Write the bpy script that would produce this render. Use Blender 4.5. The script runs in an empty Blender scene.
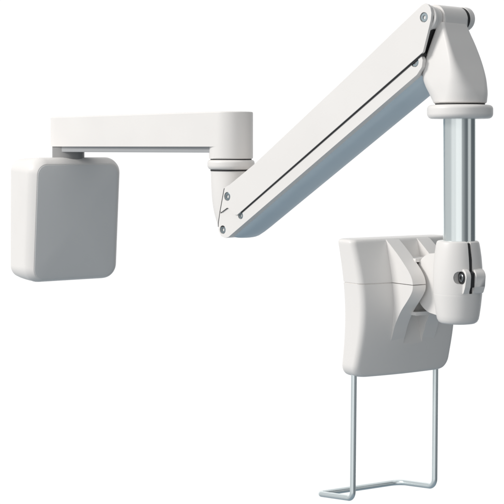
import bpy, bmesh, math
from mathutils import Vector, Matrix

# ---------------------------------------------------------------- basics
# everything is measured in millimetres and built at 1/1000
MM = 0.001
scene = bpy.context.scene
col = scene.collection
R = math.radians


def V(*a):
    return Vector(a)


# ---------------------------------------------------------------- materials
def plastic(name, base, rough=0.42, grain=0.06, grain_scale=900.0, mottling=0.035, coat=0.0):
    """Moulded plastic: fine spark-eroded grain and a slight colour mottling."""
    m = bpy.data.materials.new(name)
    m.use_nodes = True
    nt = m.node_tree
    b = nt.nodes['Principled BSDF']
    tc = nt.nodes.new('ShaderNodeTexCoord')
    n1 = nt.nodes.new('ShaderNodeTexNoise')
    n1.inputs['Scale'].default_value = 14.0
    n1.inputs['Detail'].default_value = 5.0
    nt.links.new(tc.outputs['Object'], n1.inputs['Vector'])
    mix = nt.nodes.new('ShaderNodeMix')
    mix.data_type = 'RGBA'
    mix.inputs['A'].default_value = (*[c * (1 - mottling) for c in base], 1)
    mix.inputs['B'].default_value = (*[min(1, c * (1 + mottling)) for c in base], 1)
    nt.links.new(n1.outputs['Fac'], mix.inputs['Factor'])
    nt.links.new(mix.outputs['Result'], b.inputs['Base Color'])
    mr = nt.nodes.new('ShaderNodeMapRange')
    mr.inputs['To Min'].default_value = rough - 0.06
    mr.inputs['To Max'].default_value = rough + 0.06
    nt.links.new(n1.outputs['Fac'], mr.inputs['Value'])
    nt.links.new(mr.outputs['Result'], b.inputs['Roughness'])
    n2 = nt.nodes.new('ShaderNodeTexNoise')
    n2.inputs['Scale'].default_value = grain_scale
    n2.inputs['Detail'].default_value = 2.0
    nt.links.new(tc.outputs['Object'], n2.inputs['Vector'])
    bp = nt.nodes.new('ShaderNodeBump')
    bp.inputs['Strength'].default_value = grain
    bp.inputs['Distance'].default_value = 0.0004
    nt.links.new(n2.outputs['Fac'], bp.inputs['Height'])
    nt.links.new(bp.outputs['Normal'], b.inputs['Normal'])
    b.inputs['Specular IOR Level'].default_value = 0.4
    b.inputs['Coat Weight'].default_value = coat
    return m


def metal(name, base, rough=0.2, stretch=(1, 1, 1), scale=60.0, var=0.05, aniso=0.0, metallic=1.0):
    """Drawn or polished metal: streaks along the drawing direction."""
    m = bpy.data.materials.new(name)
    m.use_nodes = True
    nt = m.node_tree
    b = nt.nodes['Principled BSDF']
    b.inputs['Metallic'].default_value = metallic
    tc = nt.nodes.new('ShaderNodeTexCoord')
    mp = nt.nodes.new('ShaderNodeMapping')
    mp.inputs['Scale'].default_value = stretch
    n1 = nt.nodes.new('ShaderNodeTexNoise')
    n1.inputs['Scale'].default_value = scale
    n1.inputs['Detail'].default_value = 4.0
    nt.links.new(tc.outputs['Object'], mp.inputs['Vector'])
    nt.links.new(mp.outputs['Vector'], n1.inputs['Vector'])
    mix = nt.nodes.new('ShaderNodeMix')
    mix.data_type = 'RGBA'
    mix.inputs['A'].default_value = (*[c * (1 - var) for c in base], 1)
    mix.inputs['B'].default_value = (*[min(1, c * (1 + var)) for c in base], 1)
    nt.links.new(n1.outputs['Fac'], mix.inputs['Factor'])
    nt.links.new(mix.outputs['Result'], b.inputs['Base Color'])
    mr = nt.nodes.new('ShaderNodeMapRange')
    mr.inputs['To Min'].default_value = max(0.02, rough - 0.08)
    mr.inputs['To Max'].default_value = rough + 0.08
    nt.links.new(n1.outputs['Fac'], mr.inputs['Value'])
    nt.links.new(mr.outputs['Result'], b.inputs['Roughness'])
    b.inputs['Anisotropic'].default_value = aniso
    return m


WHITE = plastic('white_plastic', (0.80, 0.78, 0.76), mottling=0.045, grain=0.09)
GREY = plastic('grey_plate_plastic', (0.74, 0.745, 0.745), rough=0.45, grain=0.1, mottling=0.02)
NECK = plastic('grey_bearing_plastic', (0.27, 0.27, 0.27), rough=0.4)
DARK = plastic('dark_gap_shade_and_pin', (0.03, 0.03, 0.032), rough=0.6)  # near-black tone holding the shade of gaps and recesses; also the hinge pin
ALU = metal('blue_grey_aluminium', (0.57, 0.675, 0.745), rough=0.45, stretch=(1, 1, 1), scale=40, metallic=0.12)
ALU.node_tree.nodes['Principled BSDF'].inputs['Specular IOR Level'].default_value = 0.25
CHROME = metal('polished_tube_steel', (0.83, 0.885, 0.885), rough=0.16, stretch=(1, 1, 0.02), scale=220, var=0.03, metallic=0.84)
WIRE = metal('bent_wire_steel', (0.84, 0.91, 0.92), rough=0.32, scale=20, var=0.03, metallic=0.85)
SCREW = metal('screw_steel', (0.27, 0.32, 0.345), rough=0.45, scale=300, var=0.12)
BRIGHT = metal('bright_screw_steel', (0.40, 0.42, 0.44), rough=0.25, scale=300, var=0.1)


# ---------------------------------------------------------------- mesh helpers
ROOT = bpy.data.objects.new('monitor_arm', None)
col.objects.link(ROOT)
ROOT.location = V(-200, 150, -152) * MM
ROOT.empty_display_size = 0.05


def finish(bm, name, mat, parent=None, sharp=32, weighted=True):
    bmesh.ops.remove_doubles(bm, verts=bm.verts, dist=1e-4)
    bmesh.ops.recalc_face_normals(bm, faces=bm.faces)
    for v in bm.verts:
        v.co *= MM
    me = bpy.data.meshes.new(name)
    bm.to_mesh(me)
    bm.free()
    return link(me, name, mat, parent, sharp, weighted)


def link(me, name, mat, parent=None, sharp=32, weighted=True):
    me.materials.clear()
    me.materials.append(mat)
    me.shade_smooth()
    me.set_sharp_from_angle(angle=R(sharp))
    o = bpy.data.objects.new(name, me)
    col.objects.link(o)
    if parent is None:
        parent = ROOT
    o.parent = parent
    if parent is ROOT:
        o.location = -ROOT.location
    if weighted:
        w = o.modifiers.new('weighted_normal', 'WEIGHTED_NORMAL')
        w.keep_sharp = True
    return o


def ring(bm, pts):
    return [bm.verts.new(p) for p in pts]


def loft(bm, rows, cap0=True, cap1=True, closed_path=False):
    """rows: list of equal-length closed loops of Vectors."""
    rs = [ring(bm, r) for r in rows]
    n = len(rs[0])
    pairs = list(zip(rs[:-1], rs[1:]))
    if closed_path:
        pairs.append((rs[-1], rs[0]))
    for a, b in pairs:
        for i in range(n):
            j = (i + 1) % n
            bm.faces.new((a[i], a[j], b[j], b[i]))
    if cap0 and not closed_path:
        bm.faces.new(rs[0])
    if cap1 and not closed_path:
        bm.faces.new(rs[-1])
    return rs


def superellipse(c, au, av, u0, u1, v0, v1, e, n=64):
    """closed loop in the plane (au, av) between the limits, exponent e (2 = ellipse)."""
    cu, cv = (u0 + u1) / 2, (v0 + v1) / 2
    ru, rv = (u1 - u0) / 2, (v1 - v0) / 2
    pts = []
    for k in range(n):
        a = 2 * math.pi * k / n
        ca, sa = math.cos(a), math.sin(a)
        uu = cu + ru * math.copysign(abs(ca) ** (2 / e), ca)
        vv = cv + rv * math.copysign(abs(sa) ** (2 / e), sa)
        pts.append(c + au * uu + av * vv)
    return pts


def rounded_rect(c, au, av, u0, u1, v0, v1, r, n=8):
    r = max(0.01, min(r, (u1 - u0) / 2 - 0.01, (v1 - v0) / 2 - 0.01))
    pts = []
    for cx, cy, a0 in ((u1 - r, v1 - r, 0), (u0 + r, v1 - r, 90), (u0 + r, v0 + r, 180), (u1 - r, v0 + r, 270)):
        for k in range(n + 1):
            a = R(a0 + 90 * k / n)
            pts.append(c + au * (cx + r * math.cos(a)) + av * (cy + r * math.sin(a)))
    return pts


def lathe(bm, c, axis, prof, n=72, x=None):
    """prof: list of (radius, height along axis)."""
    axis = axis.normalized()
    x = x or axis.orthogonal().normalized()
    y = axis.cross(x)
    rows = []
    for r, h in prof:
        rows.append([c + axis * h + (x * math.cos(2 * math.pi * k / n) + y * math.sin(2 * math.pi * k / n)) * r
                     for k in range(n)])
    loft(bm, rows)


def edge_prof(r, h0, h1, b0, b1, steps=4):
    """cylinder profile with rounded edges b0 (at h0) and b1 (at h1)."""
    p = []
    for k in range(steps + 1):
        a = R(90 * k / steps)
        p.append((r - b0 + b0 * math.sin(a), h0 + b0 - b0 * math.cos(a)))
    for k in range(steps + 1):
        a = R(90 * k / steps)
        p.append((r - b1 + b1 * math.cos(a), h1 - b1 + b1 * math.sin(a)))
    return p


def prism(bm, pts2, c, au, av, aw, w0, w1, bevel=0.0, seg=3):
    """polygon pts2 in plane (au, av), extruded along aw from w0 to w1, rim edges bevelled."""
    a = [bm.verts.new(c + au * p[0] + av * p[1] + aw * w0) for p in pts2]
    b = [bm.verts.new(c + au * p[0] + av * p[1] + aw * w1) for p in pts2]
    n = len(a)
    f0, f1 = bm.faces.new(a), bm.faces.new(b)
    for i in range(n):
        j = (i + 1) % n
        bm.faces.new((a[i], a[j], b[j], b[i]))
    if bevel:
        es = list(f0.edges) + list(f1.edges)
        bmesh.ops.bevel(bm, geom=es, offset=bevel, segments=seg, profile=0.5, affect='EDGES', clamp_overlap=True)


def round_poly(pts, radii, n=6):
    """round the corners of a closed 2-D polygon."""
    out = []
    m = len(pts)
    if not isinstance(radii, (list, tuple)):
        radii = [radii] * m
    for i in range(m):
        p = Vector(pts[i]); a = Vector(pts[i - 1]); b = Vector(pts[(i + 1) % m])
        r = radii[i]
        if r <= 0.02:
            out.append(tuple(p)); continue
        d0, d1 = (a - p), (b - p)
        ang = d0.angle(d1)
        t = min(r / math.tan(ang / 2), d0.length * 0.48, d1.length * 0.48)
        s, e = p + d0.normalized() * t, p + d1.normalized() * t
        for k in range(n + 1):
            f = k / n
            out.append(tuple((1 - f) ** 2 * s + 2 * f * (1 - f) * p + f * f * e))
    return out


def temp(bm):
    bmesh.ops.remove_doubles(bm, verts=bm.verts, dist=1e-4)
    bmesh.ops.recalc_face_normals(bm, faces=bm.faces)
    for v in bm.verts:
        v.co *= MM
    me = bpy.data.meshes.new('cutter')
    bm.to_mesh(me); bm.free()
    o = bpy.data.objects.new('cutter', me)
    col.objects.link(o)
    return o


def carve(bm, cutters, op='DIFFERENCE'):
    """boolean the cutter meshes out of bm; returns a plain mesh."""
    body = temp(bm)
    cs = [temp(c) for c in cutters]
    for c in cs:
        md = body.modifiers.new('b', 'BOOLEAN')
        md.operation = op
        md.solver = 'EXACT'
        md.object = c
    dg = bpy.context.evaluated_depsgraph_get()
    dg.update()
    me = bpy.data.meshes.new_from_object(body.evaluated_get(dg))
    for o in cs + [body]:
        d = o.data
        bpy.data.objects.remove(o)
        bpy.data.meshes.remove(d)
    return me


def boxm(c, au, av, aw, u0, u1, v0, v1, w0, w1):
    bm = bmesh.new()
    prism(bm, [(u0, v0), (u1, v0), (u1, v1), (u0, v1)], c, au, av, aw, w0, w1)
    return bm


def cyl(c, axis, r, h0, h1, n=40):
    bm = bmesh.new()
    lathe(bm, c, axis, [(r, h0), (r, h1)], n)
    return bm


def sweep(bm, path, radius, n=16):
    """round wire along a polyline of Vectors (parallel transport frame)."""
    rows = []
    t0 = (path[1] - path[0]).normalized()
    x = t0.orthogonal().normalized()
    for i, p in enumerate(path):
        if i == 0:
            t = t0
        elif i == len(path) - 1:
            t = (path[-1] - path[-2]).normalized()
        else:
            t = ((path[i + 1] - p).normalized() + (p - path[i - 1]).normalized()).normalized()
        x = (x - t * x.dot(t)).normalized()
        y = t.cross(x)
        rows.append([p + (x * math.cos(2 * math.pi * k / n) + y * math.sin(2 * math.pi * k / n)) * radius for k in range(n)])
    loft(bm, rows)


def bend(pts, radii, n=10):
    """polyline with its inner corners rounded to arcs."""
    out = [pts[0]]
    for i in range(1, len(pts) - 1):
        p, a, b = pts[i], pts[i - 1], pts[i + 1]
        d0, d1 = (a - p).normalized(), (b - p).normalized()
        ang = d0.angle(d1)
        r = radii[i - 1]
        t = r / math.tan(ang / 2)
        cen = p + (d0 + d1).normalized() * (r / math.sin(ang / 2))
        s, e = p + d0 * t - cen, p + d1 * t - cen
        tot = s.angle(e)
        for k in range(n + 1):
            f = k / n
            out.append(cen + (s * math.sin((1 - f) * tot) + e * math.sin(f * tot)) / math.sin(tot))
    out.append(pts[-1])
    return out


Z = V(0, 0, 1)
X = V(1, 0, 0)
Y = V(0, 1, 0)

# ---------------------------------------------------------------- frames
ELBOW = V(-21, 0, 0)                 # axis of the middle joint
SHOULDER = V(-202, 150, 0)           # axis over the wall box
POLE = V(178.9, -210, 0)             # axis of the steel pole
U = (POLE - ELBOW).normalized()      # along the sprung arm, seen from above
P = V(-U.y, U.x, 0)                  # across it, away from the viewer


# ---------------------------------------------------------------- screws
def hex_screw(name, c, axis, r, parent, mat=SCREW):
    """flat socket head with a hexagon recess; axis points out of the surface."""
    axis = axis.normalized()
    x = axis.orthogonal().normalized()
    bm = bmesh.new()
    lathe(bm, c, axis, [(r * 0.9, -4), (r * 0.94, -0.9), (r * 0.96, -0.25), (r * 0.86, 0.0)], 40, x)
    sock = bmesh.new()
    lathe(sock, c, axis, [(r * 0.46, -1.8), (r * 0.46, 1)], 6, x)
    me = carve(bm, [sock])
    return link(me, name, mat, parent, 30, False)


# ================================================================= wall box
T2 = V(math.cos(R(36)), math.sin(R(36)), 0)
N2 = V(math.sin(R(36)), -math.cos(R(36)), 0)
LEAN = 0.075


def wb(t, n, z):
    return SHOULDER + T2 * t + N2 * (n + LEAN * (z + 15)) + Z * z


def wb_ring(n, t0, t1, z0, z1, r, lean_free=0.0):
    out = []
    for q in rounded_rect(V(0, 0, 0), X, Z, t0, t1, z0, z1, r, 10):
        out.append(wb(q.x, n + lean_free * (z1 - q.z), q.z))
    return out


bm = bmesh.new()
# back to front: slimmer towards its foot, soft shoulder at the front rim
rows = [
    wb_ring(-31, -52, 53, -139.5, -19, 10, 0.07),
    wb_ring(-29.5, -54.8, 55, -142.5, -16.6, 12, 0.07),
    wb_ring(-27, -55.8, 56, -144.6, -15.4, 13, 0.065),
    wb_ring(-17, -56.0, 56.3, -146.2, -14.6, 14.5, 0.045),
    wb_ring(-6, -56.0, 56.5, -147.2, -14.2, 15.5, 0.025),
    wb_ring(3, -56.0, 56.7, -147.8, -13.8, 16.4, 0.008),
    wb_ring(8, -56.0, 56.8, -148.0, -13.6, 17),
    wb_ring(11.5, -55.8, 56.8, -148.4, -13.6, 17),
    wb_ring(14.5, -55.0, 56.3, -148.2, -14.2, 16.5),
    wb_ring(18.5, -53.0, 55.0, -147.4, -16.0, 15.2),
    wb_ring(21.8, -50.6, 52.2, -145.8, -19.4, 12.6),
    wb_ring(22.6, -49.8, 51.0, -145.0, -20.4, 11.8),
    wb_ring(23.0, -48.6, 49.4, -144.0, -22.0, 10.6),
]
loft(bm, rows)
wall_box = finish(bm, 'wall_box', WHITE, sharp=24)

bm = bmesh.new()
rows = [wb_ring(21, -49.0, 49.8, -144.4, -21.6, 11.0), wb_ring(22.9, -49.0, 49.8, -144.4, -21.6, 11.0),
        wb_ring(23.2, -48.8, 49.6, -144.2, -21.8, 10.8), wb_ring(23.35, -48.2, 49.0, -143.6, -22.4, 10.2)]
for k in range(1, 15):
    q = k / 14.4                       # rings run in towards the middle over a shallow crown
    hw_, hh_ = 48.6 * (1 - q), 60.6 * (1 - q)
    rows.append(wb_ring(23.35 + 3.0 * (1 - (1 - q) ** 2), 0.4 - hw_, 0.4 + hw_, -83.0 - hh_, -83.0 + hh_, 10.2 * (1 - q) + 0.3))
loft(bm, rows)
plate = finish(bm, 'cover_plate', GREY, wall_box, sharp=24, weighted=False)
plate['label'] = 'grey front plate with rounded corners'

# neck between the wall box and the first arm
bm = bmesh.new()
lathe(bm, SHOULDER, Z, [(17.6, -16.5), (17.6, -1.2)], 72)
finish(bm, 'swivel_neck', NECK)

# ================================================================= extension arm
A1 = (ELBOW - SHOULDER).normalized()
A1 = V(A1.x, A1.y, 0).normalized()
B1 = V(-A1.y, A1.x, 0)
LEN1 = (ELBOW - SHOULDER).length
R1, R2 = 19.4, 22.0


def stadium(z, inset, zl=None, n=28):
    """plan outline of the arm at height z (zl: height at the far end)."""
    r1, r2 = R1 - inset, R2 - inset
    k = math.asin((R2 - R1) / LEN1)
    out = []
    for i in range(n + 1):
        a = -math.pi / 2 - k + (math.pi + 2 * k) * i / n
        out.append(ELBOW + A1 * r2 * math.cos(a) + B1 * r2 * math.sin(a) + Z * z)
    for i in range(n + 1):
        a = math.pi / 2 + k + (math.pi - 2 * k) * i / n
        out.append(SHOULDER + A1 * r1 * math.cos(a) + B1 * r1 * math.sin(a) + Z * (z if zl is None else zl))
    return out


bm = bmesh.new()
loft(bm, [stadium(-13.7, 0.9), stadium(-13.2, 0.25), stadium(-12.6, 0), stadium(32.0, 0, 29.4), stadium(32.6, 0.25, 30.0),
          stadium(33.0, 0.7, 30.4), stadium(33.2, 1.5, 30.6)])
# the long span is shallower than the drum at the joint
k = math.asin((R2 - R1) / LEN1)
cut = []
for i in range(33):
    a = math.pi / 2 + k + (math.pi - 2 * k) * i / 32
    cut.append((R2 * math.cos(a), R2 * math.sin(a)))
cut += [(cut[-1][0] - 0.2, -60), (-LEN1 - 60, -60), (-LEN1 - 60, 60), (cut[0][0] - 0.2, 60)]
c = bmesh.new()
prism(c, cut, ELBOW, A1, B1, Z, -40, -1.6)
me = carve(bm, [c])
ext = link(me, 'extension_arm', WHITE, None, 30)
# inner tray showing below the cover
bm = bmesh.new()
tray = []
for i in range(21):
    a = math.pi / 2 + math.pi * i / 20
    tray.append((-LEN1 + (R1 - 3.2) * math.cos(a), (R1 - 3.2) * math.sin(a)))
tray += [(-8, -(R2 - 4.5)), (-8, R2 - 4.5)]
prism(bm, tray, ELBOW, A1, B1, Z, -7.6, 6, 0.8, 2)
finish(bm, 'arm_tray', plastic('tray_plastic', (0.40, 0.41, 0.42), rough=0.4), ext)

# ring under the drum
bm = bmesh.new()
lathe(bm, ELBOW, Z, edge_prof(23.6, -24.6, -14.8, 4.2, 3.0, 6), 96)
finish(bm, 'swivel_ring', WHITE)
bm = bmesh.new()
lathe(bm, ELBOW, Z, [(20.6, -26), (20.6, -13)], 72)
finish(bm, 'bearing_gap', DARK)

# ================================================================= elbow yoke


def body_rows(c, table, n=72):
    return [superellipse(c + Z * z, U, P, u0, u1, -pn, pf, e, n) for z, u0, u1, pn, pf, e in table]


def smooth_table(table, sub=4):
    """Catmull-Rom through the rows."""
    out = []
    m = len(table)
    for i in range(m - 1):
        p0, p1, p2, p3 = table[max(0, i - 1)], table[i], table[i + 1], table[min(m - 1, i + 2)]
        for k in range(sub):
            t = k / sub
            out.append(tuple(0.5 * (2 * b + (c_ - a) * t + (2 * a - 5 * b + 4 * c_ - d) * t * t + (3 * b - a - 3 * c_ + d) * t ** 3)
                             for a, b, c_, d in zip(p0, p1, p2, p3)))
    out.append(table[-1])
    return out


bm = bmesh.new()
loft(bm, body_rows(ELBOW, smooth_table([
    (-25.6, -20.2, 20.2, 20.2, 20.2, 2.0), (-40, -19.4, 22, 20.0, 20.0, 2.1), (-55, -17.6, 25, 19.6, 19.6, 2.3),
    (-68, -14.0, 28, 19, 19, 2.5), (-79, -8.6, 30, 18, 18, 2.7), (-86, -2, 30, 17, 17, 2.8), (-88, 3, 28, 16, 16, 2.8)])))
finish(bm, 'elbow_joint', WHITE, sharp=40)

HG = ELBOW + U * 273.2 + Z * 109.0       # upper hinge axis
# ================================================================= sprung arm: upper cover
cover_pts = [(38.8, -67.8), (35.0, -67.2), (25.6, -60.6), (14.8, -66.4), (21.0, -43.2), (22.6, -41.0), (28.5, -38.6), (62.1, -19.1),
             (187.3, 63.4), (243.5, 101.4), (270.8, 119.9), (273.8, 121.0), (277.6, 119.9), (280.4, 117.2), (281.6, 112.8), (280.9, 106.4),
             (276.0, 91.4), (272.1, 79.6)]
rad = [2.5, 3, 2, 0.8, 3, 2, 0, 0, 0, 0, 0, 0, 0, 0, 0, 0, 0, 2]
cp = round_poly(cover_pts, rad, 5)
bm = bmesh.new()
prism(bm, cp, ELBOW, U, Z, P, -28.2, 31, 1.1, 3)
cutters = [boxm(ELBOW, U, Z, P, 238, 330, 30, 160, -25.4, 40),
           boxm(ELBOW, U, Z, P, -20, 52, -120, 60, -22.5, 22.5)]
for q in ((25.0, -50.2), (273.2, 109.2)):
    cutters.append(cyl(ELBOW + U * q[0] + Z * q[1], P, 4.4, -40, -26.8))
me = carve(bm, cutters)
cover = link(me, 'arm_cover', WHITE, None, 30)
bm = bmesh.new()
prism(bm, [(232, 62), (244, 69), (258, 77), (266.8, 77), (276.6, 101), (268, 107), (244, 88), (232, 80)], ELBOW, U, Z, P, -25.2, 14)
finish(bm, 'hollow_shade', DARK, cover)  # dark block added for the shade inside the hollow hinge end
bm = bmesh.new()
lathe(bm, HG + Z * 1.6, P, edge_prof(10.6, 21.6, 30.2, 0.8, 2.4, 5), 56)
finish(bm, 'hinge_cap', WHITE, cover)
# dark strips added as the shade under the cover's lower rim
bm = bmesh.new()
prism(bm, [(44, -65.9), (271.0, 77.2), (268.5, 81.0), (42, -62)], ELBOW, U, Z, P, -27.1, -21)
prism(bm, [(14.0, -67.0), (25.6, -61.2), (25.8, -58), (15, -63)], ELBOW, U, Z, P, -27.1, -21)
finish(bm, 'rim_shade', DARK, cover)
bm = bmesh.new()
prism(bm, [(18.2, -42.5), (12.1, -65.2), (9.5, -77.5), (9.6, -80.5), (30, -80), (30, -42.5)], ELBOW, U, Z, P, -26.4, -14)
finish(bm, 'gap_shade', DARK, cover)  # dark plate added as the shade in the gap beside the elbow
for q in ((25.0, -50.2), (273.2, 109.2)):
    hex_screw('screw', ELBOW + U * q[0] + Z * q[1] - P * 27.7, -P, 4.15, cover)

# lower link: a tapering channel with a metal under-face
link_pts = [(27, -55), (13.4, -64.6), (10.8, -77.5), (10.6, -84.2), (14.6, -89.4), (20.0, -91.0), (25.0, -89.8),
            (264.0, 60.3), (269.6, 66.8), (270.6, 73), (267, 80), (260, 82), (200, 42), (120, -8), (60, -44)]
bm = bmesh.new()
lp = round_poly(link_pts, [2, 3, 4, 3, 3, 2, 2, 3, 3, 3, 3, 3, 0, 0, 2], 4)


def taper_far(bm_):
    # the far flank draws in towards the elbow
    for v in bm_.verts:
        d = v.co - ELBOW
        u_, p_ = d.dot(U), d.dot(P)
        if p_ > 0:
            f = 0.56 + 0.24 * min(1, max(0, (u_ - 20) / 220))
            v.co += P * (p_ * (f - 1))


prism(bm, lp, ELBOW, U, Z, P, -26.6, 26, 1.2, 3)
taper_far(bm)
cutters = [boxm(ELBOW, U, Z, P, 263.2, 330, 30, 160, -22, 22)]
SC = ((16.8, -83.0), (42.3, -68.3), (261.6, 71.4))
for q, r_ in zip(SC, (4.2, 3.5, 4.4)):
    cutters.append(cyl(ELBOW + U * q[0] + Z * q[1], P, r_, -40, -25.2))
me = carve(bm, cutters)
lower = link(me, 'lower_link', WHITE, None, 30)
for q, r_ in zip(SC, (3.95, 3.25, 4.15)):
    hex_screw('screw', ELBOW + U * q[0] + Z * q[1] - P * 26.1, -P, r_, lower)
# metal under-face set just proud of the link between two rolled edges
bm = bmesh.new()
ax = V(0, 0, 0)
dirv = (U * (264.0 - 25.0) + Z * (60.3 + 89.8)).normalized()
nrm = dirv.cross(P).normalized()
if nrm.z > 0:
    nrm = -nrm
base = ELBOW + U * 25.0 - Z * 89.8
L_ = math.hypot(264.0 - 25.0, 60.3 + 89.8)
rows = []
for s, k_ in ((0.5, 0.45), (5, 0.75), (14, 0.95), (24, 1.0), (L_ - 0.5, 1.0)):
    f = min(1, max(0, (25.0 + s * dirv.dot(U) - 20) / 220))
    w = 14.2 + 6.2 * f
    pr = [(-19.6, 2.0), (-19.6, 0.3), (-19.4, -0.7), (-18.8, -1.8), (-17.5, -3.2), (-14.5, -4.4), (-10, -5.2), (-4, -5.6), (w - 14, -5.6),
          (w - 9, -5.0), (w - 5, -3.9), (w - 2, -2.2), (w - 0.6, -0.8), (w, 0.8), (w, 2.0)]
    rows.append([base + dirv * s + P * a - nrm * ((b if b > 0 else b * k_) + 0.3) for a, b in pr])
loft(bm, rows)
finish(bm, 'underside_channel', ALU, lower, sharp=60)

# ================================================================= swivel head on the pole
HG = ELBOW + U * 273.2 + Z * 109.0       # upper hinge axis
bm = bmesh.new()
tab = smooth_table([
    (36.6, -22.8, 22.8, 22.8, 22.8, 22.7), (44, -25.2, 21.8, 22.8, 22.8, 19.0), (52, -27.6, 18.6, 22.7, 22.7, 14), (60, -28.2, 15.0, 22.3, 22.3, 9.5),
    (72, -24.2, 9.4, 21.4, 21.4, 5.2), (86, -18.6, 3.4, 19.8, 19.6, 3.4), (97, -14.4, -1.6, 18.2, 17.8, 2.8), (104, -11.9, -4.4, 17.2, 16.6, 2.6)], 5)
rows = [rounded_rect(POLE + Z * z, U, P, u0, u1, -pn, pf, r_, 18) for z, u0, u1, pn, pf, r_ in tab]
rows.insert(0, rounded_rect(POLE + Z * 35.6, U, P, -21.5, 21.5, -21.5, 21.5, 21.4, 18))
rows.append(rounded_rect(POLE + Z * 105.4, U, P, -11.2, -5.1, -16.2, 15.6, 2.2, 18))
loft(bm, rows)
head = finish(bm, 'swivel_head', WHITE, sharp=40)
# knuckle of the head round the hinge pin
bm = bmesh.new()
kn = [(-11.9 * math.sin(R(a)), 11.9 * math.cos(R(a))) for a in range(-90, 181, 9)]
kn = kn + [(2, -14), (11.6, -14)]
prism(bm, kn, HG, U, Z, P, -14.2, 17.0, 1.6, 3)
finish(bm, 'knuckle', WHITE, head, sharp=30)
for w0, w1, r_ in ((-25.2, -21.2, 11.0), (-20.8, -14.6, 10.0)):
    bm = bmesh.new()
    lathe(bm, HG, P, edge_prof(r_, w0, w1, 1.0, 1.0, 3), 48)
    finish(bm, 'washer', WHITE, head)
bm = bmesh.new()
lathe(bm, HG, P, [(8.4, -25.3), (8.4, 16)], 40)
finish(bm, 'hinge_pin', DARK, head)
bm = bmesh.new()
lathe(bm, HG + Z * 0.9, P, [(10.7, 16.2), (10.7, 21.9)], 48)
finish(bm, 'hinge_gap_shade', DARK, head)  # dark disc added as the shade between knuckle and cap

# collar and pole
bm = bmesh.new()
lathe(bm, POLE, Z, [(21.3, 32), (21.3, 36.2)], 72)
finish(bm, 'collar_gap', DARK)
bm = bmesh.new()
lathe(bm, POLE, Z, edge_prof(28.2, 22.6, 34.4, 4.2, 3.6, 6), 96)
finish(bm, 'collar', WHITE)
bm = bmesh.new()
lathe(bm, POLE + V(-0.6, 0, 0), Z, [(14.0, -100), (14.0, 30)], 96)
finish(bm, 'pole', CHROME)

# ================================================================= display mount
FI = 33
T3 = V(math.cos(R(FI)), math.sin(R(FI)), 0)
N3 = V(math.sin(R(FI)), -math.cos(R(FI)), 0)
M3 = -N3                                   # away from the pole, towards the panel
ZT, ZB, SEAM = -83.2, -205.8, -122.0


def lerp_table(tab_, z):
    for (z0, v0), (z1, v1) in zip(tab_[:-1], tab_[1:]):
        if z0 >= z >= z1:
            f = (z0 - z) / (z0 - z1)
            return v0 + (v1 - v0) * f
    return tab_[-1][1] if z < tab_[-1][0] else tab_[0][1]


def cosine_face(z):
    """distance of the panel's rear face from the pole axis: bulges in the middle."""
    f = (z - ZB) / (ZT - ZB)
    return 73.5 - 11.5 * math.sin(math.pi * min(1, max(0, f))) ** 1.15 + 1.5 * (1 - f)


def back_face(z):
    f = (z - ZB) / (ZT - ZB)
    return 97 - 5.5 * math.sin(math.pi * min(1, max(0, f)))


def mount_row(z, dz_inset=0.0, groove=0.0):
    rt, rb = 3.5, 11.0
    wi = 0.0
    if z > ZT - rt:
        d = ZT - z; wi = rt - math.sqrt(max(0, rt * rt - (rt - d) ** 2))
    if z < ZB + rb:
        d = z - ZB; wi = rb - math.sqrt(max(0, rb * rb - (rb - d) ** 2))
    ni = 0.0
    re = 3.0
    if z > ZT - re:
        d = ZT - z; ni = re - math.sqrt(max(0, re * re - (re - d) ** 2))
    if z < ZB + re:
        d = z - ZB; ni = re - math.sqrt(max(0, re * re - (re - d) ** 2))
    f = (z - ZB) / (ZT - ZB)
    waist = 2.0 * math.sin(math.pi * min(1, max(0, f)))
    g = groove
    pts = []
    m_front, m_back = cosine_face(z) + ni + g, back_face(z) - ni - g
    t_lo, t_hi = -58.8 - 3.6 * (f - 0.2) + wi + 1.1 * waist + g, 51.6 - wi - 0.4 * waist - g
    flat = rounded_rect(V(0, 0, 0), X, Y, t_lo, t_hi, m_front, m_back, 5.5, 8)
    for i_, a in enumerate(flat):
        b = flat[(i_ + 1) % len(flat)]
        run = [a]
        if (b - a).length > 40:                       # long flats: crown the visible one
            run += [a.lerp(b, k / 12) for k in range(1, 12)]
        for q in run:
            w_ = max(0.0, 1 - (q.y - m_front) / 6.0)
            x_ = (q.x - (t_lo + t_hi) / 2) / ((t_hi - t_lo) / 2)
            pts.append(POLE + Z * z + T3 * q.x + M3 * (q.y - 3.2 * w_ * max(0.0, 1 - x_ * x_)))
    return pts


zs = [ZT - d for d in (0.02, 0.25, 0.7, 1.4, 2.3, 3.4, 5)]
z = ZT - 8
while z > ZB + 13:
    if abs(z - SEAM) > 1.6:
        zs.append(z)
    z -= 3
zs += [ZB + d for d in (11, 9, 7, 5, 3.4, 2.3, 1.4, 0.7, 0.25, 0.02)]
seamz = [(SEAM + 0.55, 0), (SEAM + 0.3, 0.8), (SEAM - 0.3, 0.8), (SEAM - 0.55, 0)]
allrows = sorted([(z, 0.0) for z in zs] + seamz, reverse=True)
bm = bmesh.new()
loft(bm, [mount_row(z, 0, g) for z, g in allrows])
pocket = bmesh.new()
prism(pocket, [(30, -149), (70.5, -149), (68.0, -164), (63.5, -180), (30, -180)], POLE, M3, Z, T3, -10.6, 10.6)
me = carve(bm, [pocket])
mount = link(me, 'display_mount', WHITE, None, 40, False)

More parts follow.
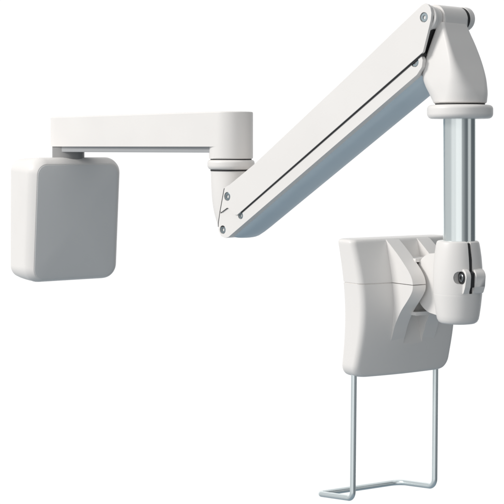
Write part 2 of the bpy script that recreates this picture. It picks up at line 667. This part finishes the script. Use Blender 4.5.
# two curved ribs
ridge = [(74.0, -83.9), (72.4, -83.95), (70.4, -84.6), (62.5, -90.2), (53, -97.6), (45.5, -104.2), (39, -110.4), (35.2, -115.4), (33.4, -120.4), (33.6, -126),
         (36.4, -131), (42, -137.6), (48.6, -144.8), (54, -152.4), (58.4, -160.2), (61.4, -168), (64.8, -175.5), (69.5, -183)]
sp = smooth_table(ridge, 5)
rp = sp + [(86, -183), (86, -83.9)]
for t0, t1 in ((-25, -10.4), (10.4, 25)):
    bm = bmesh.new()
    prism(bm, rp, POLE, M3, Z, T3, t0, t1, 2.2, 4)
    me = carve(bm, [boxm(POLE, M3, Z, T3, -20, 120, SEAM - 0.3, SEAM + 0.3, t0 - 5, t1 + 5)])
    link(me, 'rib', WHITE, mount, 30)
# cross bars framing the pocket between the ribs
for z0, z1, m0 in ((-103.4, -100.2, 46), (-150.6, -147.4, 46)):
    bm = bmesh.new()
    prism(bm, [(m0, z0), (76, z0), (76, z1), (m0, z1)], POLE, M3, Z, T3, -11.5, 11.5, 0.6, 2)
    finish(bm, 'cross_bar', WHITE, mount)

# tilt knuckle between ribs and clamp
tilt = [(6, -149.6), (12, -150.2), (18, -149.4), (24, -148.0)]
for a in range(-78, 79, 6):
    tilt.append((27 + 26.5 * math.cos(R(a)), -121 + 26.5 * math.sin(R(a))))
tilt += [(20, -93.6), (12, -92.0), (6, -91.4)]
bm = bmesh.new()
prism(bm, tilt, POLE, M3, Z, T3, -6.6, 9.9, 1.8, 4)
finish(bm, 'tilt_joint', WHITE)

# ================================================================= pole clamp
CL = POLE + V(-1.9, 0, 0)
rdir = V(math.sin(R(24)), -math.cos(R(24)), 0)
sdir = V(math.cos(R(24)), math.sin(R(24)), 0)


def hollow(c, axis):
    bm_ = bmesh.new()
    lathe(bm_, c, axis, [(1.2, -14.6), (2.9, -14.2), (4.4, -13.2), (5.3, -11.4), (5.5, -7.2)], 48)
    return bm_


cl_tab = [(-153.2, 12.5), (-152.8, 15.2), (-151.6, 17.0), (-149.2, 18.3), (-146, 19.0), (-138, 20.2), (-129, 21.2), (-127.75, 21.33), (-127.5, 21.24), (-127.3, 21.24), (-127.05, 21.38),
          (-120, 21.8), (-112, 21.8), (-104, 21.4), (-96, 20.7), (-89, 19.7), (-85, 19.0), (-83.2, 18.4), (-82.4, 17.4), (-82.2, 16.4)]
bm = bmesh.new()
lathe(bm, CL, Z, [(r * 0.975, h) for h, r in cl_tab], 128)
EZ = -112.5
bore = CL + rdir * 18.6 + Z * EZ
cutters = [boxm(CL, sdir, Z, rdir, -1.6, 1.6, -126.2, -60, 8, 60),
           hollow(bore, sdir)]
me = carve(bm, cutters)
clamp = link(me, 'pole_clamp', WHITE, None, 30)
# ears either side of the slot
ear = [(25.4 - 6.9 + 6.9 * math.cos(R(a)), EZ + 0.6 + 6.9 * math.sin(R(a))) for a in range(0, 181, 12)]
ear = ear + [(12, EZ - 10), (14, EZ - 15), (21.0, EZ - 13.2), (23.6, EZ - 8)]
ear = round_poly(ear, [0] * 16 + [0, 0, 1, 4], 4)
for w0, w1 in ((-7.6, -2.2), (2.2, 12.2)):
    bm = bmesh.new()
    prism(bm, ear, CL, rdir, Z, sdir, w0, w1, 1.1, 3)
    if w0 < 0:
        me = carve(bm, [cyl(bore, sdir, 3.7, -12, -6.6, 40)])
        link(me, 'clamp_ear', WHITE, clamp, 30)
    else:
        finish(bm, 'clamp_ear', WHITE, clamp)
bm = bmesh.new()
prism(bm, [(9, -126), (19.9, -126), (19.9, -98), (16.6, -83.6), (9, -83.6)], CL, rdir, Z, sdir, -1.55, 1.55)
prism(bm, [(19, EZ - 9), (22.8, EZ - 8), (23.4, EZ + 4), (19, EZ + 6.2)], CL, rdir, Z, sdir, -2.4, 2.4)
finish(bm, 'slot_shade', DARK, clamp)  # dark fill added as the shade inside the slot and between the ears
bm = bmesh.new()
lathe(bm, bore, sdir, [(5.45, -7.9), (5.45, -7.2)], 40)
finish(bm, 'recess_shade', DARK, clamp)  # dark disc added as the shade around the sunken screw
hex_screw('screw', bore - sdir * 8.8, -sdir, 3.7, clamp, BRIGHT)

# ================================================================= wire handle
def hp(m, t, z):
    return POLE + M3 * m + T3 * t + Z * z


m0 = 84
path = [hp(m0, -50.6, -196), hp(m0 + 2, -50.6, -314.5), hp(m0 + 54, -50.0, -320.5), hp(m0 + 54, 43.5, -321), hp(m0 + 2, 43.6, -315.5), hp(m0, 43.2, -196)]
bm = bmesh.new()
sweep(bm, bend(path, [7, 4.6, 10, 8.5], 12), 2.6, 18)
finish(bm, 'handle', WIRE, sharp=60, weighted=False)

ROOT['label'] = 'white articulated monitor arm with grey-plated wall box, steel pole, ribbed display mount and wire handle'
ROOT['category'] = 'monitor arm'

# ================================================================= studio light
world = bpy.data.worlds.new('World')
scene.world = world
world.use_nodes = True
nt = world.node_tree
bg = nt.nodes['Background']
tc = nt.nodes.new('ShaderNodeTexCoord')
sep = nt.nodes.new('ShaderNodeSeparateXYZ')
nt.links.new(tc.outputs['Generated'], sep.inputs[0])


def ramp(sock, a, b, va, vb):
    n = nt.nodes.new('ShaderNodeMapRange')
    n.interpolation_type = 'SMOOTHSTEP'
    n.inputs['From Min'].default_value = a
    n.inputs['From Max'].default_value = b
    n.inputs['To Min'].default_value = va
    n.inputs['To Max'].default_value = vb
    nt.links.new(sock, n.inputs['Value'])
    return n.outputs['Result']


def math_n(op, a, b):
    n = nt.nodes.new('ShaderNodeMath')
    n.operation = op
    for i, s in enumerate((a, b)):
        if isinstance(s, (int, float)):
            n.inputs[i].default_value = s
        else:
            nt.links.new(s, n.inputs[i])
    return n.outputs[0]


back = ramp(sep.outputs['Y'], 0.56, 0.87, 0.0, 1.0)        # white sweep behind the arm
top = ramp(sep.outputs['Z'], 0.5, 0.92, 0.0, 0.9)            # white ceiling
low = ramp(sep.outputs['Z'], -0.75, -0.4, 0.0, 1.0)          # darker, cooler floor
fdot = math_n('MULTIPLY_ADD', sep.outputs['X'], -0.2)
nt.links.new(math_n('MULTIPLY', sep.outputs['Y'], -0.98), fdot.node.inputs[2])
front = math_n('MAXIMUM', ramp(fdot, 0.915, 0.97, 0.0, 2.0), ramp(fdot, 0.6, 0.9, 0.0, 0.22))   # bright lobe added for the pole's highlight, and pale wall behind the camera
left = ramp(sep.outputs['X'], -0.45, -0.9, 0.0, 0.32)         # pale side wall
diag = math_n('MULTIPLY_ADD', sep.outputs['X'], 0.93)
nt.links.new(math_n('MULTIPLY', sep.outputs['Y'], -0.37), diag.node.inputs[2])
strip = ramp(diag, 0.965, 0.985, 0.0, 0.6)                   # narrow bright spot added for the pole's right-hand band
ldot = math_n('MULTIPLY_ADD', sep.outputs['X'], -0.6)
nt.links.new(math_n('MULTIPLY', sep.outputs['Y'], -0.8), ldot.node.inputs[2])
front = math_n('MAXIMUM', front, ramp(ldot, 0.74, 0.95, 0.0, 0.75))  # unseen glow from front left, added to lighten the display mount
f = math_n('MAXIMUM', math_n('MAXIMUM', back, top), math_n('MAXIMUM', front, math_n('MAXIMUM', left, strip)))
f = math_n('MULTIPLY', f, low)
mix = nt.nodes.new('ShaderNodeMix')
mix.data_type = 'RGBA'
dim = nt.nodes.new('ShaderNodeMix')                          # the room is darker on the right
dim.data_type = 'RGBA'
dim.inputs['A'].default_value = (0.215, 0.238, 0.255, 1)
dim.inputs['B'].default_value = (0.085, 0.098, 0.108, 1)
nt.links.new(ramp(sep.outputs['X'], -0.1, 0.6, 0.0, 1.0), dim.inputs['Factor'])
floor = nt.nodes.new('ShaderNodeMix')                        # cool grey studio floor
floor.data_type = 'RGBA'
floor.inputs['B'].default_value = (0.225, 0.28, 0.325, 1)
nt.links.new(dim.outputs['Result'], floor.inputs['A'])
nt.links.new(ramp(sep.outputs['Z'], -0.35, -0.7, 0.0, 1.0), floor.inputs['Factor'])
nt.links.new(floor.outputs['Result'], mix.inputs['A'])
mix.inputs['B'].default_value = (1.03, 1.03, 1.03, 1)
nt.links.new(f, mix.inputs['Factor'])
nt.links.new(mix.outputs['Result'], bg.inputs['Color'])
bg.inputs['Strength'].default_value = 1.0


def area(name, loc, aim, size, size_y, power, colr):
    d = bpy.data.lights.new(name, 'AREA')
    d.shape = 'RECTANGLE'
    d.size, d.size_y = size, size_y
    d.energy = power
    d.color = colr
    o = bpy.data.objects.new(name, d)
    o.location = loc
    o.rotation_euler = (Vector(aim) - Vector(loc)).to_track_quat('-Z', 'Y').to_euler()
    col.objects.link(o)
    return o


area('key_softbox', (-3.55, -1.15, 2.05), (0, -0.05, -0.05), 1.2, 1.2, 130, (1.0, 0.97, 0.94))

# ---------------------------------------------------------------- camera
cam = bpy.data.cameras.new('camera')
co = bpy.data.objects.new('camera', cam)
col.objects.link(co)
co.location = (0, -1.5, 0)
co.rotation_euler = (R(90), 0, 0)
cam.sensor_width = 36
cam.lens = 36 * 1500 / 504
cam.shift_y = -107 / 504
cam.clip_start = 0.05
cam.clip_end = 100
scene.camera = co

scene.view_settings.view_transform = 'Standard'
scene.view_settings.look = 'None'
scene.view_settings.exposure = 0
scene.view_settings.gamma = 1
scene.cycles.max_bounces = 10
scene.cycles.diffuse_bounces = 5
